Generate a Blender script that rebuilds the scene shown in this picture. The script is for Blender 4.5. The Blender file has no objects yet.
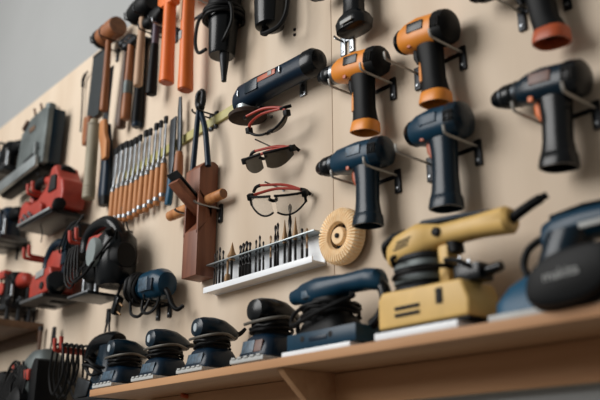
import bpy, bmesh, math, random
from mathutils import Vector, Matrix
R = math.radians
random.seed(7)
EYE = 1.35                      # height of the eye above the floor; heights below are given from it
sc = bpy.context.scene
col = sc.collection

# ------------------------------------------------------------------ camera, sky light, window light, exposure
cd = bpy.data.cameras.new('camera'); cam = bpy.data.objects.new('camera', cd); col.objects.link(cam)
cd.sensor_width = 36.0; cd.lens = 36.0 * 821 / 600
Fw = Vector((-.71834, .61569, .32392)); Rt = Vector((.65077, .75927, 0)); Up = Rt.cross(Fw)
m3 = Matrix((Rt, Up, -Fw)).transposed()
cam.matrix_world = Matrix.Translation((0, -1.2, EYE)) @ m3.to_4x4()
cd.clip_start = .02
cd.dof.use_dof = True; cd.dof.focus_distance = 2.02; cd.dof.aperture_fstop = 2.1
sc.camera = cam
w = bpy.data.worlds.new('world'); sc.world = w; w.use_nodes = True
w.node_tree.nodes['Background'].inputs[0].default_value = (1.0, .95, .88, 1)
w.node_tree.nodes['Background'].inputs[1].default_value = .24

def area(name, loc, target, sx, sy, power, color):
    l = bpy.data.lights.new(name, 'AREA'); l.shape = 'RECTANGLE'; l.size = sx; l.size_y = sy
    l.energy = power; l.color = color
    o = bpy.data.objects.new(name, l); col.objects.link(o); o.location = loc
    o.rotation_euler = (Vector(target) - Vector(loc)).to_track_quat('-Z', 'Y').to_euler()
    return o
area('window_daylight', (-2.9, -3.1, EYE + 2.1), (-1.35, 0, EYE + .55), 2.4, 2.2, 150, (1, .985, .965))
sc.view_settings.view_transform = 'Standard'
sc.view_settings.look = 'None'
sc.view_settings.gamma = 1
sc.view_settings.use_curve_mapping = False
sc.view_settings.exposure = 0.0

def at(px, py, off=0.0):          # the point, off metres out from the panel, that the photograph shows at px, py
    v = Fw * 821 + Rt * (px - 300) + Up * (200 - py)
    return Vector((0, -1.2, 0)) + v * ((1.2 - off) / v.y)      # height given from the eye
# ------------------------------------------------------------------ materials
def lin(c):
    return tuple(((v / 255) / 12.92 if v / 255 <= .04045 else ((v / 255 + .055) / 1.055) ** 2.4) for v in c)
def mat(name, rgb, rough=.5, metal=0.0, amt=.12, scale=(30, 30, 30), bump=0.0, spec=.5, rgb2=None, detail=4, coat=0):
    m = bpy.data.materials.new(name); m.use_nodes = True
    nt = m.node_tree; b = nt.nodes['Principled BSDF']
    tc = nt.nodes.new('ShaderNodeTexCoord'); mp = nt.nodes.new('ShaderNodeMapping'); mp.inputs['Scale'].default_value = scale
    nz = nt.nodes.new('ShaderNodeTexNoise'); nz.inputs['Scale'].default_value = 1; nz.inputs['Detail'].default_value = detail
    nt.links.new(tc.outputs['Object'], mp.inputs[0]); nt.links.new(mp.outputs[0], nz.inputs['Vector'])
    rp = nt.nodes.new('ShaderNodeValToRGB')
    c = lin(rgb)
    c2 = lin(rgb2) if rgb2 else tuple(v * (1 - amt * 2) for v in c)
    rp.color_ramp.elements[0].position = .32; rp.color_ramp.elements[1].position = .68
    rp.color_ramp.elements[0].color = (*c2, 1); rp.color_ramp.elements[1].color = (*c, 1)
    nt.links.new(nz.outputs[0], rp.inputs[0]); nt.links.new(rp.outputs[0], b.inputs['Base Color'])
    b.inputs['Roughness'].default_value = rough; b.inputs['Metallic'].default_value = metal
    b.inputs['Specular IOR Level'].default_value = spec
    b.inputs['Coat Weight'].default_value = coat
    if bump:
        bp = nt.nodes.new('ShaderNodeBump'); bp.inputs['Strength'].default_value = bump; bp.inputs['Distance'].default_value = .002
        nt.links.new(nz.outputs[0], bp.inputs['Height']); nt.links.new(bp.outputs[0], b.inputs['Normal'])
    return m
M = {}
M['ply'] = mat('birch_plywood', (218, 202, 182), .62, amt=.05, scale=(6, 5, 1.0), rgb2=(200, 181, 159), spec=.2, detail=10)
M['shelf'] = mat('shelf_plywood', (194, 150, 110), .55, scale=(2, 25, 25), rgb2=(172, 126, 88), spec=.25)
M['wall'] = mat('grey_paint', (158, 160, 160), .85, amt=.02, scale=(3, 3, 3), spec=.2)
M['floor'] = mat('concrete_floor', (120, 116, 110), .8, scale=(4, 4, 4))
M['navy'] = mat('navy_plastic', (12, 34, 52), .33, amt=.08, spec=.25)
M['teal'] = mat('teal_plastic', (14, 54, 76), .32, amt=.08, spec=.25)
M['darkteal'] = mat('dark_teal_plastic', (8, 32, 46), .27, amt=.08, spec=.28)
M['blue'] = mat('blue_plastic', (20, 78, 108), .42, amt=.08, spec=.3)
M['black'] = mat('black_rubber', (12, 14, 16), .5, amt=.15, spec=.15)
M['gloss'] = mat('gloss_black_plastic', (9, 14, 18), .25, amt=.1, spec=.28)
M['cord'] = mat('black_cord', (10, 11, 13), .5, spec=.18)
M['greycord'] = mat('grey_cord', (92, 88, 80), .5)
M['orange'] = mat('orange_plastic', (228, 140, 44), .42, amt=.06)
M['tool_orange'] = mat('orange_fibreglass', (226, 112, 38), .45, amt=.08, scale=(20, 20, 8))
M['redorange'] = mat('red_orange_plastic', (176, 78, 36), .45, amt=.06)
M['red'] = mat('red_enamel', (166, 54, 40), .45, amt=.12)
M['redhook'] = mat('red_vinyl', (170, 52, 34), .5, amt=.05)
M['yellow'] = mat('yellow_plastic', (222, 184, 112), .42, amt=.05, spec=.3)
M['wood'] = mat('pale_handle_wood', (190, 160, 134), .55, scale=(60, 60, 6), rgb2=(164, 130, 104), spec=.3)
M['wood2'] = mat('brown_handle_wood', (158, 98, 54), .5, scale=(60, 60, 6), rgb2=(118, 68, 38))
M['wood3'] = mat('dark_handle_wood', (92, 62, 42), .5, scale=(60, 60, 6), rgb2=(60, 40, 28))
M['beech'] = mat('chisel_handle_wood', (196, 138, 88), .5, scale=(60, 60, 6), rgb2=(160, 100, 56), spec=.3)
M['planewood'] = mat('plane_body_wood', (134, 82, 56), .5, scale=(50, 50, 5), rgb2=(104, 58, 38))
M['endgrain'] = mat('end_grain', (136, 92, 62), .7, scale=(90, 90, 90), amt=.2)
M['steel'] = mat('brushed_steel', (146, 150, 154), .36, 1, amt=.14)
M['darksteel'] = mat('dark_steel', (74, 78, 82), .38, .9, amt=.2)
M['blade'] = mat('saw_steel', (44, 51, 54), .5, .3, amt=.1)
M['iron'] = mat('black_iron', (38, 40, 43), .42, .7, amt=.2)
M['alu'] = mat('worn_aluminium', (168, 176, 178), .42, .75, amt=.15, scale=(15, 15, 15))
M['greycase'] = mat('scuffed_grey_casting', (112, 120, 120), .5, .35, scale=(14, 14, 14), rgb2=(84, 92, 92), bump=.3)
M['white'] = mat('white_plastic', (228, 230, 230), .4, amt=.03)
M['whitemetal'] = mat('white_painted_steel', (236, 240, 244), .35, .0, amt=.02)
M['pad'] = mat('sanding_pad', (186, 188, 186), .6, amt=.08)
M['label'] = mat('grey_blue_label', (70, 96, 116), .4, amt=.35, scale=(110, 110, 110))
M['greylabel'] = mat('grey_label', (150, 152, 150), .5, amt=.1)
M['front_mark'] = mat('pale_oval', (176, 186, 192), .4, amt=.05)
M['prong'] = mat('prong_steel', (172, 170, 164), .4, .4, amt=.08)
M['brown_pad'] = mat('worn_brown_pad', (66, 52, 44), .75, scale=(60, 60, 60), rgb2=(44, 36, 32), bump=.4, spec=.2)
M['sisal'] = mat('cream_bristle', (255, 230, 192), .85, scale=(80, 80, 80), rgb2=(250, 218, 172), spec=.1)
M['hubwood'] = mat('brush_hub', (250, 216, 172), .7, amt=.04, spec=.1)
M['baton'] = mat('grey_baton', (150, 142, 122), .6, rgb2=(128, 120, 100), scale=(40, 40, 10))
M['lime'] = mat('lime_bar', (176, 168, 104), .5, amt=.06)
M['brass'] = mat('dull_brass', (150, 116, 78), .5, .3, amt=.15)
M['bit'] = mat('bit_steel', (48, 46, 46), .36, .8, amt=.3)
M['purple'] = mat('purple_shank', (78, 62, 78), .45, amt=.1)
M['rust'] = mat('rust_label', (104, 62, 46), .45, amt=.2)
M['hole'] = mat('dark_recess', (10, 10, 11), .8)
M['green'] = mat('green_plastic', (28, 62, 50), .4)
M['greydisc'] = mat('grey_motor_cap', (128, 138, 138), .5, amt=.06)
M['rackwood'] = mat('dark_rack_wood', (112, 84, 60), .6, scale=(4, 30, 30), rgb2=(84, 60, 42))
def glass(name, rgb, alpha, rough=.03):
    m = mat(name, rgb, rough, amt=.02); m.node_tree.nodes['Principled BSDF'].inputs['Alpha'].default_value = alpha
    return m
M['clearlens'] = glass('clear_lens', (214, 206, 192), .22)
M['tint'] = glass('smoked_lens', (66, 58, 46), .9, .12)

# ------------------------------------------------------------------ mesh building
def ell(c, u, v, ru, rv, n=24, p=2.0):
    out = []
    for i in range(n):
        a = 2 * math.pi * i / n; ca, sa = math.cos(a), math.sin(a)
        out.append(Vector(c) + Vector(u) * (ru * math.copysign(abs(ca) ** (2 / p), ca)) + Vector(v) * (rv * math.copysign(abs(sa) ** (2 / p), sa)))
    return out
def smooth_path(pts, sub=6, closed=False):
    P = [Vector(p) for p in pts]
    if len(P) < 3: return P
    out = []; n = len(P)
    for i in range(n if closed else n - 1):
        if closed: a, b, c, d = P[i - 1], P[i], P[(i + 1) % n], P[(i + 2) % n]
        else:
            b, c = P[i], P[i + 1]; a = P[i - 1] if i else b + (b - c); d = P[i + 2] if i + 2 < n else c + (c - b)
        for k in range(sub):
            t = k / sub
            out.append(.5 * ((2 * b) + (c - a) * t + (2 * a - 5 * b + 4 * c - d) * t * t + (3 * b - a - 3 * c + d) * t ** 3))
    if not closed: out.append(P[-1])
    return out
class MB:
    def __init__(s): s.bm = bmesh.new()
    def loft(s, rings, cap=True):
        bm = s.bm; vr = [[bm.verts.new(p) for p in r] for r in rings]
        for a, b in zip(vr, vr[1:]):
            n = len(a)
            for i in range(n):
                bm.faces.new((a[i], a[(i + 1) % n], b[(i + 1) % n], b[i]))
        if cap: bm.faces.new(vr[0][::-1]); bm.faces.new(vr[-1])
        return s
    def lx(s, secs, n=24): return s.loft([ell((x, cy, cz), (0, 1, 0), (0, 0, 1), ry, rz, n, p) for x, cy, cz, ry, rz, p in secs])
    def ly(s, secs, n=24): return s.loft([ell((cx, y, cz), (1, 0, 0), (0, 0, 1), rx, rz, n, p) for y, cx, cz, rx, rz, p in secs])
    def lz(s, secs, n=24): return s.loft([ell((cx, cy, z), (1, 0, 0), (0, 1, 0), rx, ry, n, p) for z, cx, cy, rx, ry, p in secs])
    def lathe(s, o, axis, prof, n=24):            # profile: (distance along axis, radius)
        a = Vector(axis).normalized(); u = a.orthogonal().normalized(); v = a.cross(u)
        return s.loft([ell(Vector(o) + a * t, u, v, max(r, 1e-4), max(r, 1e-4), n) for t, r in prof])
    def box(s, c, d, bevel=.002, rot=None):
        r = bmesh.ops.create_cube(s.bm, size=1); vs = r['verts']
        mx = Matrix.Translation(Vector(c)) @ (rot.to_4x4() if rot else Matrix()) @ Matrix.Diagonal((*d, 1))
        bmesh.ops.transform(s.bm, matrix=mx, verts=vs)
        if bevel: bmesh.ops.bevel(s.bm, geom=list({e for v in vs for e in v.link_edges}), offset=bevel, segments=2, affect='EDGES', profile=.6)
        return s
    def prism(s, pts, a0, a1, plane='xz', bevel=.003, seg=2):
        f3 = {'xz': lambda p, t: (p[0], t, p[1]), 'xy': lambda p, t: (p[0], p[1], t), 'yz': lambda p, t: (t, p[0], p[1])}[plane]
        v0 = [s.bm.verts.new(f3(p, a0)) for p in pts]; v1 = [s.bm.verts.new(f3(p, a1)) for p in pts]
        fs = [s.bm.faces.new(v0), s.bm.faces.new(v1[::-1])]; n = len(pts)
        for i in range(n): fs.append(s.bm.faces.new((v0[i], v1[i], v1[(i + 1) % n], v0[(i + 1) % n])))
        bmesh.ops.recalc_face_normals(s.bm, faces=fs)
        if bevel: bmesh.ops.bevel(s.bm, geom=list({e for f in fs for e in f.edges}), offset=bevel, segments=seg, affect='EDGES', profile=.6)
        return s
    def tube(s, pts, r, n=8, sub=6, closed=False, smooth=True):
        P = smooth_path(pts, sub, closed) if smooth else [Vector(p) for p in pts]
        m = len(P); rings = []; u = None
        for i, p in enumerate(P):
            t = (P[(i + 1) % m] - P[i - 1]) if closed else (P[min(i + 1, m - 1)] - P[max(i - 1, 0)])
            t = t.normalized() if t.length > 1e-9 else Vector((0, 0, 1))
            if u is None: u = t.orthogonal().normalized()
            u = (u - t * u.dot(t)); u = u.normalized() if u.length > 1e-6 else t.orthogonal().normalized()
            rr = r(i / (m - 1)) if callable(r) else r
            rings.append(ell(p, u, t.cross(u), rr, rr, n))
        if closed:
            rings.append([v.copy() for v in rings[0]]); return s.loft(rings, False)
        return s.loft(rings)
    def ball(s, c, r, n=16):
        q = bmesh.ops.create_uvsphere(s.bm, u_segments=n, v_segments=n // 2, radius=1)
        d = r if hasattr(r, '__len__') else (r, r, r)
        bmesh.ops.transform(s.bm, matrix=Matrix.Translation(Vector(c)) @ Matrix.Diagonal((*d, 1)), verts=q['verts']); return s
    def build(s, name, m, parent=None, angle=38):
        bmesh.ops.recalc_face_normals(s.bm, faces=s.bm.faces)
        me = bpy.data.meshes.new(name); s.bm.to_mesh(me); s.bm.free()
        me.materials.append(M[m] if isinstance(m, str) else m)
        me.shade_smooth(); me.set_sharp_from_angle(angle=R(angle))
        o = bpy.data.objects.new(name, me); col.objects.link(o)
        if parent: o.parent = parent
        return o
def tag(o, label, cat, group=None):
    o['label'] = label; o['category'] = cat
    if group: o['group'] = group
    return o
def thing(name, label, cat, x, off, z, roll=0, yaw=0, pitch=0, group=None):      # off: distance out from the panel
    o = bpy.data.objects.new(name, None); col.objects.link(o); o.empty_display_size = .03
    o.location = (x, -off, EYE + z); o.rotation_euler = (R(pitch), R(roll), R(yaw))
    return tag(o, label, cat, group)
def copy_thing(o, label, loc=None):
    c = o.copy(); col.objects.link(c); c['label'] = label
    if loc: c.location = loc
    def rec(a, b):
        for ch in list(a.children):
            d = ch.copy(); col.objects.link(d); d.parent = b; rec(ch, d)
    rec(o, c)
    return c
def struct(mb, name, m):
    o = mb.build(name, m); o['kind'] = 'structure'; return o
def coil(c, axis, ru, rv, turns, pitch, r, wob=.004, seed=1, n=14):
    rnd = random.Random(seed); a = Vector(axis).normalized(); u = a.orthogonal().normalized(); v = a.cross(u); P = []
    for i in range(int(turns * n) + 1):
        t = 2 * math.pi * i / n
        P.append(Vector(c) + a * (pitch * (i / n - turns / 2) + rnd.uniform(-wob, wob)) + u * (ru + rnd.uniform(-wob, wob)) * math.cos(t) + v * (rv + rnd.uniform(-wob, wob)) * math.sin(t))
    return P
def text_mesh(name, body, size, m, parent, loc, rot, depth=.0006):
    cu = bpy.data.curves.new(name, 'FONT'); cu.body = body; cu.size = size; cu.extrude = depth; cu.align_x = 'CENTER'; cu.align_y = 'CENTER'; cu.resolution_u = 3
    t = bpy.data.objects.new(name + '_tmp', cu); col.objects.link(t)
    me = bpy.data.meshes.new_from_object(t.evaluated_get(bpy.context.evaluated_depsgraph_get()))
    bpy.data.objects.remove(t); bpy.data.curves.remove(cu)
    me.name = name; me.materials.clear(); me.materials.append(M[m])
    o = bpy.data.objects.new(name, me); col.objects.link(o); o.parent = parent; o.location = loc; o.rotation_euler = rot
    return o

# ------------------------------------------------------------------ the setting
PT = .018
ZB, ZT, SEAM = .145, 1.524, -1.284
struct(MB().box((-3, PT + .05, 2.1), (13, .1, 4.2), 0), 'wall_back', 'wall')
struct(MB().box((-3, -2.4, -.05), (13, 5, .1), 0), 'floor', 'floor')
struct(MB().box(((SEAM - 4.6) / 2 - .0008, PT / 2, EYE + (ZB + ZT) / 2), (SEAM + 4.6, PT - .0004, ZT - ZB), .0015), 'wall_panel_left', 'ply')
struct(MB().box(((SEAM + .7) / 2 + .0008, PT / 2, EYE + (ZB + ZT) / 2), (.7 - SEAM, PT - .0004, ZT - ZB), .0015), 'wall_panel_right', 'ply')

# ------------------------------------------------------------------ shelf
SZ, SD = .231, .166
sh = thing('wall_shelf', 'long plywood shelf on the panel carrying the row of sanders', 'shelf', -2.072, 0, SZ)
MB().box((1.34, -SD / 2, -.009), (2.68, SD, .018), .0015).build('board', 'shelf', sh)
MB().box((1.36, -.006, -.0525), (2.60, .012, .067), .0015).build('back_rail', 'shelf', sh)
for bx in (.79, 2.2):
    MB().prism([(-.0005, -.0185), (-.155, -.0185), (-.145, -.03), (-.02, -.14), (-.0005, -.14)], bx - .009, bx + .009, 'yz', .001).build('bracket', 'shelf', sh)
lr = thing('wooden_rack', 'small dark wooden shelf board on the panel holding upright steel cutters at far left', 'rack', -2.80, 0, .505)
MB().box((-.40, -.10, .0125), (.80, .20, .025), .002).build('board', 'rackwood', lr)
MB().box((-.40, -.008, -.018), (.76, .016, .035), .002).build('rail', 'rackwood', lr)

# ------------------------------------------------------------------ hooks
def hook(label, x, z, half=.04, L=.09, up=.016, m='prong', plate='iron', r=.0026, roll=0, left=None):
    t = thing('double_prong_hook', label, 'tool hook', x, 0, z, group='double prong hooks on the panel', roll=roll)
    left = left or half
    for s in (-left / half, 1):
        MB().box((s * half, -.003, -.012), (.016, .006, .052), .002).build('plate', plate, t)
        MB().tube([(s * half, -.004, 0), (s * half, -.03, 0), (s * half, -L + .012, .0), (s * half, -L, .003), (s * half, -L - .003, up)], r, 8, 4).build('prong', m, t)
        MB().lathe((s * half, -.006, -.028), (0, -1, 0), [(0, .004), (.002, .0035), (.0025, .002)], 10).build('screw', 'steel', t)
    MB().box(((half - left) / 2, -.002, 0), (half + left, .004, .008), .001).build('crossbar', plate, t)
    return t
def bracket_hook(label, x, z, L=.075):
    t = thing('single_prong_hook', label, 'tool hook', x, 0, z, group='single prong hooks on the panel')
    MB().box((0, -.003, -.006), (.022, .006, .045), .002).build('plate', 'steel', t)
    MB().tube([(0, -.004, .008), (0, -.03, .008), (0, -L, .010), (0, -L - .004, .026)], .0028, 8, 4).build('prong', 'steel', t)
    for k in (-.018, .004): MB().lathe((0, -.006, k - .004), (0, -1, 0), [(0, .0045), (.002, .004), (.0025, .002)], 10).build('screw', 'iron', t)
    return t

# ------------------------------------------------------------------ cordless drills
def drill(label, x, z, off=.048, roll=0, nose=.145, rear=.06, glen=.155, body='navy', grip='black', rearm='black', chuck=True, foot='open', footm='orange',
          trig='redorange', lab='gloss', rb=.031, group='cordless drills and drivers on the panel', glean=.022, panelm=None):
    t = thing('cordless_drill', label, 'drill', x, off, z, roll=roll, group=group)
    fx = -nose + (.062 if chuck else .022)                               # where the housing ends and the nose begins
    MB().lx([(fx - .002, 0, 0, rb * .62, rb * .62, 2), (fx, 0, 0, rb * .74, rb * .76, 2.2), (fx + .018, 0, .001, rb * .9, rb * .92, 2.4), (-.02, 0, .001, rb, rb * 1.04, 2.6),
             (rear - .032, 0, 0, rb * .99, rb * 1.0, 2.4)], 28).build('gear_housing', body, t)
    MB().lx([(rear - .032, 0, 0, rb * 1.02, rb * 1.06, 2.4), (rear - .022, 0, 0, rb * 1.05, rb * 1.08, 2.3), (rear - .008, 0, 0, rb * .98, rb, 2.2), (rear - .002, 0, 0, rb * .72, rb * .74, 2.1), (rear, 0, 0, rb * .3, rb * .3, 2)], 28).build('motor_cap', rearm, t)
    if chuck:
        MB().lathe((fx + .001, 0, 0), (-1, 0, 0), [(0, rb * .72), (.006, rb * .78), (.010, rb * .78), (.012, rb * .68)], 24).build('clutch_ring', 'steel' if body == 'orange' else 'darksteel', t)
        c = MB().lathe((fx - .011, 0, 0), (-1, 0, 0), [(0, rb * .66), (.004, rb * .74), (.022, rb * .72), (.026, rb * .64), (.042, rb * .52), (.050, rb * .36), (.051, rb * .16)], 24).build('chuck', 'gloss', t)
        MB().lathe((fx - .036, 0, 0), (-1, 0, 0), [(0, rb * .665), (.0035, rb * .655)], 24).build('ring', 'darksteel', c)
    else:
        MB().lathe((fx + .001, 0, 0), (-1, 0, 0), [(0, rb * .74), (.004, rb * .8), (.014, rb * .66), (.020, rb * .42), (.023, rb * .34)], 24).build('nose_cone', 'gloss', t)
    # grip: leans back towards its foot
    gz0, gz1 = -.012, -glen
    def gx(k): return glean * k
    secs = [(gz0, gx(0) - .004, 0, .032, .022, 2.6), (gz0 - .022, gx(.12) - .002, 0, .028, .0215, 2.5), (gz0 - .055, gx(.35), 0, .026, .0205, 2.4), (gz0 - .09, gx(.6), 0, .026, .0205, 2.4), (gz1 + .03, gx(.85), 0, .028, .022, 2.5)]
    if foot == 'open': secs += [(gz1 + .0195, gx(1) - .001, 0, .0295, .0235, 2.6)]
    g = MB().lz(secs[::-1], 28).build('grip', grip, t)
    if panelm: MB().lz([(-glen + .045, gx(.76) - .0205, 0, .008, .0195, 2.4), (-.08, gx(.45) - .018, 0, .008, .0185, 2.4), (-.05, gx(.25) - .019, 0, .006, .012, 2.4)], 20).build('grip_inlay', panelm, g)
    if foot == 'open':                                                   # hollow battery socket, seen from below
        cx = gx(1)
        def rr(zz, a, b): return ell((cx, 0, zz), (1, 0, 0), (0, 1, 0), a, b, 28, 2.7)
        f = MB().loft([rr(gz1 + .021, .0290, .0230), rr(gz1 + .018, .0308, .0250), rr(gz1 + .0, .0332, .0270), rr(gz1 - .004, .0328, .0266), rr(gz1 - .004, .0298, .0236), rr(gz1 + .016, .0275, .0215)], False).build('battery_collar', footm, t)
        MB().loft([rr(gz1 + .0150, .0272, .0212), rr(gz1 + .0165, .0272, .0212)]).build('socket', 'hole', f)
    elif foot == 'battery':
        cx = gx(1)
        MB().lz([(gz1 - .012, cx, 0, .036, .025, 2.4), (gz1 - .008, cx, 0, .045, .030, 2.5), (gz1 + .010, cx, 0, .047, .032, 2.6), (gz1 + .022, cx, 0, .040, .029, 2.6), (gz1 + .034, gx(.85), 0, .027, .0215, 2.5)], 28).build('battery_foot', grip, t)
        MB().box((cx + .008, -.0345, gz1 + .0), (.036, .002, .009), .0008).build('plate', 'greylabel', t)
    # trigger, name plate, vents, selector
    MB().lz([(-.062, -.0245, 0, .006, .008, 2.4), (-.050, -.030, 0, .0085, .009, 2.5), (-.036, -.0325, 0, .009, .009, 2.5), (-.028, -.031, 0, .008, .009, 2.4)], 16).build('trigger', trig, t)
    MB().box((-.014, -rb * 1.0, .006), (.042, .004, .020), .0015).build('name_plate', lab, t)
    v = MB()
    for k in range(4): v.box((rear - .029 + k * .006, -rb * 1.03, .0), (.0022, .005, .022), .0006)
    v.build('vent', 'hole', t)
    MB().box((-.037, -.0205, -.025), (.010, .006, .010), .002).build('direction_switch', trig if trig != 'black' else 'redorange', t)
    return t

drill('orange and black drill with a long chuck, left of the black and orange driver', -1.128, .862, roll=9, body='orange', rearm='black', grip='black', trig='black', panelm='orange')
drill('short orange and black impact driver hanging above the stubby navy driver', -.938, .858, roll=7, nose=.092, rear=.058, body='orange', trig='black', chuck=False, panelm='orange', rb=.034)
drill('navy drill with pointed black chuck beside the cream flap brush', -1.125, .648, roll=5, nose=.155, body='teal', rearm='darkteal', grip='darkteal', footm='darkteal', trig='redorange', lab='label', glen=.15, glean=.008)
drill('stubby navy impact driver directly beneath the orange and black impact driver', -.918, .648, roll=4, nose=.094, rear=.056, body='teal', rearm='darkteal', grip='darkteal', footm='darkteal', chuck=False, glen=.165, glean=.005, rb=.034, lab='teal')
drill('dark navy drill with orange trigger at the right edge of the panel', -.672, .640, roll=7, nose=.130, rear=.058, body='darkteal', rearm='gloss', grip='gloss', footm='gloss', trig='tool_orange', lab='rust', glen=.146, glean=.006)
drill('black drill with rust orange battery collar, cut off by the top edge', -.690, .876, roll=6, body='black', rearm='black', grip='black', footm='redorange', trig='black', lab='black', glen=.150, glean=.034, rb=.031)
drill('black drill with a wide oval battery foot, cut off by the top edge', -1.156, 1.118, roll=0, body='black', rearm='gloss', grip='gloss', foot='battery', trig='black', lab='black', glen=.148, glean=.0)
hook('steel two-prong hook under the long-chucked orange drill', -1.128, 0.816, .041, .100, left=0.055)
hook('steel two-prong hook under the short orange impact driver', -0.938, 0.812, .041, .100, left=0.078)
hook('steel two-prong hook under the navy drill beside the flap brush', -1.125, 0.602, .041, .100, left=0.055)
hook('steel two-prong hook under the stubby navy impact driver', -0.918, 0.602, .041, .100, left=0.078)
hook('steel two-prong hook under the dark navy drill at the right edge', -0.672, 0.594, .041, .100, left=0.055)
hook('steel two-prong hook under the drill with the rust orange collar', -0.7, 0.836, .041, .100, left=0.055)
hook('steel two-prong hook beside the black battery-footed drill', -1.225, .985, .014, .03, up=.004, m='steel', plate='steel')

# ------------------------------------------------------------------ oscillating tool and its two hooks
P = at(279, 80, .048)
mt = thing('sanding_multitool', 'long dark navy corded grinder with round brown pad below the black-corded tools', 'power tool', P.x, .048, P.z, roll=2)
MB().lx([(-.168, 0, -.012, .014, .018, 2.2), (-.163, 0, -.010, .024, .030, 2.4), (-.14, 0, -.004, .030, .036, 2.5), (-.07, 0, .0, .030, .033, 2.5), (0, 0, .001, .028, .030, 2.5), (.08, 0, .001, .029, .030, 2.4), (.115, 0, .0, .030, .032, 2.3)], 28).build('body', 'navy', mt)
MB().lx([(.114, 0, 0, .0315, .0335, 2.3), (.138, 0, 0, .031, .033, 2.3), (.150, 0, 0, .024, .026, 2.2), (.154, 0, 0, .01, .012, 2)], 28).build('motor_cap', 'gloss', mt)
MB().lathe((-.132, 0, -.030), (0, 0, -1), [(0, .026), (.014, .025), (.016, .020), (.022, .020)], 24).build('collar', 'alu', mt)
MB().lathe((-.118, -.006, -.050), (.06, .04, -1), [(0, .018), (.003, .042), (.010, .050), (.018, .049), (.022, .040)], 36).build('sanding_pad', 'brown_pad', mt)
MB().box((-.02, -.0285, .008), (.080, .004, .014), .0015).build('label', 'redorange', mt)
MB().box((-.075, -.0305, .0), (.05, .003, .03), .001).build('grip_patch', 'darkteal', mt)
MB().box((.0, -.0295, .009), (.016, .005, .012), .002).build('switch', 'greylabel', mt)
bracket_hook('silver single-prong hook at the motor end of the navy grinder', at(304, 86).x, at(304, 86).z)
bracket_hook('silver single-prong hook at the pad end of the navy grinder', at(262, 109).x, at(262, 109).z)

# ------------------------------------------------------------------ two black tools at the top
hg = thing('heat_gun', 'black straight tool with coiled cord and narrow nozzle, nose down beside orange handles', 'power tool', -1.672, .05, 1.186, roll=2)
MB().lz([(-.075, 0, 0, .034, .034, 2), (-.070, 0, 0, .037, .037, 2), (.01, 0, 0, .041, .041, 2), (.045, 0, 0, .045, .045, 2)], 28).build('nose', 'gloss', hg)
MB().lz([(.042, 0, 0, .047, .047, 2.2), (.06, 0, 0, .046, .046, 2.2), (.30, 0, 0, .045, .045, 2.3)], 28).build('body', 'black', hg)
MB().lathe((.018, -.004, -.068), (.06, 0, -1), [(0, .014), (.03, .013), (.075, .008), (.092, .007), (.093, .003)], 16).build('nozzle', 'iron', hg)
MB().tube(coil((0, 0, .05), (0, 0, 1), .056, .054, 3.3, .011, .005, .002, 3), .0052, 8, 3).build('cord', 'cord', hg)
lp = MB()
lp.tube([(-.05, -.02, .08), (-.082, -.03, .06), (-.094, -.03, .0), (-.075, -.03, -.045), (-.035, -.03, -.05)], .005)
lp.tube([(.04, -.02, .07), (.062, -.02, .05), (.068, -.02, .0), (.05, -.025, -.04), (.03, -.02, -.045)], .005)
lp.build('cord_loop', 'cord', hg)
MB().tube([(.045, .0, .10), (.075, .02, .12), (.10, .03, .135)], .003).build('hanging_wire', 'iron', hg)
b2 = thing('die_grinder', 'black cylindrical tool hung upright with its thick cord looping back up', 'power tool', -1.462, .05, 1.160)
MB().lz([(-.058, 0, 0, .024, .024, 2.2), (-.052, 0, 0, .036, .036, 2.3), (-.03, 0, 0, .038, .038, 2.3), (.10, 0, 0, .042, .042, 2.3), (.30, 0, 0, .044, .044, 2.3)], 28).build('body', 'gloss', b2)
MB().tube([(-.01, -.005, -.05), (-.005, -.02, -.075), (.025, -.03, -.092), (.066, -.02, -.084), (.082, -.01, -.04), (.078, -.005, .05), (.06, 0, .2)], .0062).build('cord', 'cord', b2)
MB().lathe((-.012, -.004, -.052), (.1, -.2, -1), [(0, .011), (.02, .009), (.022, .006)], 12).build('strain_relief', 'black', b2)

# ------------------------------------------------------------------ hammers, mallets, axes, saw
def handle(t, x0, z0, x1, z1, y, rx, ry, m, name='handle', bulge=1.12):
    MB().loft([ell((x0 + (x1 - x0) * k, y, z0 + (z1 - z0) * k), (1, 0, 0), (0, 1, 0), rx * f, ry * f, 18, 2.3) for k, f in ((0, .8), (.3, .9), (.6, 1), (.9, bulge), (.985, bulge), (1, bulge * .8))]).build(name, m, t)
ml = thing('wooden_mallet', 'wooden mallet with brown barrel head and dark band, topmost left on the panel', 'mallet', -2.365, .055, 1.492, roll=0)
MB().lx([(-.048, 0, 0, .031, .031, 2), (-.046, 0, 0, .034, .034, 2), (.05, 0, 0, .036, .036, 2), (.062, 0, 0, .0345, .0345, 2)], 28).build('head', 'wood2', ml)
MB().lathe((.0615, 0, 0), (1, 0, 0), [(0, .0335), (.0025, .033)], 28).build('striking_face', 'endgrain', ml)
MB().lathe((-.046, 0, 0), (-1, 0, 0), [(0, .035), (.022, .035), (.028, .030)], 28).build('rubber_end', 'black', ml)
MB().lathe((-.012, 0, 0), (1, 0, 0), [(0, .0362), (.004, .0364)], 28).build('band', 'iron', ml)
handle(ml, .0, -.02, .006, -.305, 0, .0108, .0125, 'wood2')
hook('two-prong hook carrying the wooden barrel mallet', -2.362, 1.446, .032, .108, up=.022, m='iron')
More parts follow.
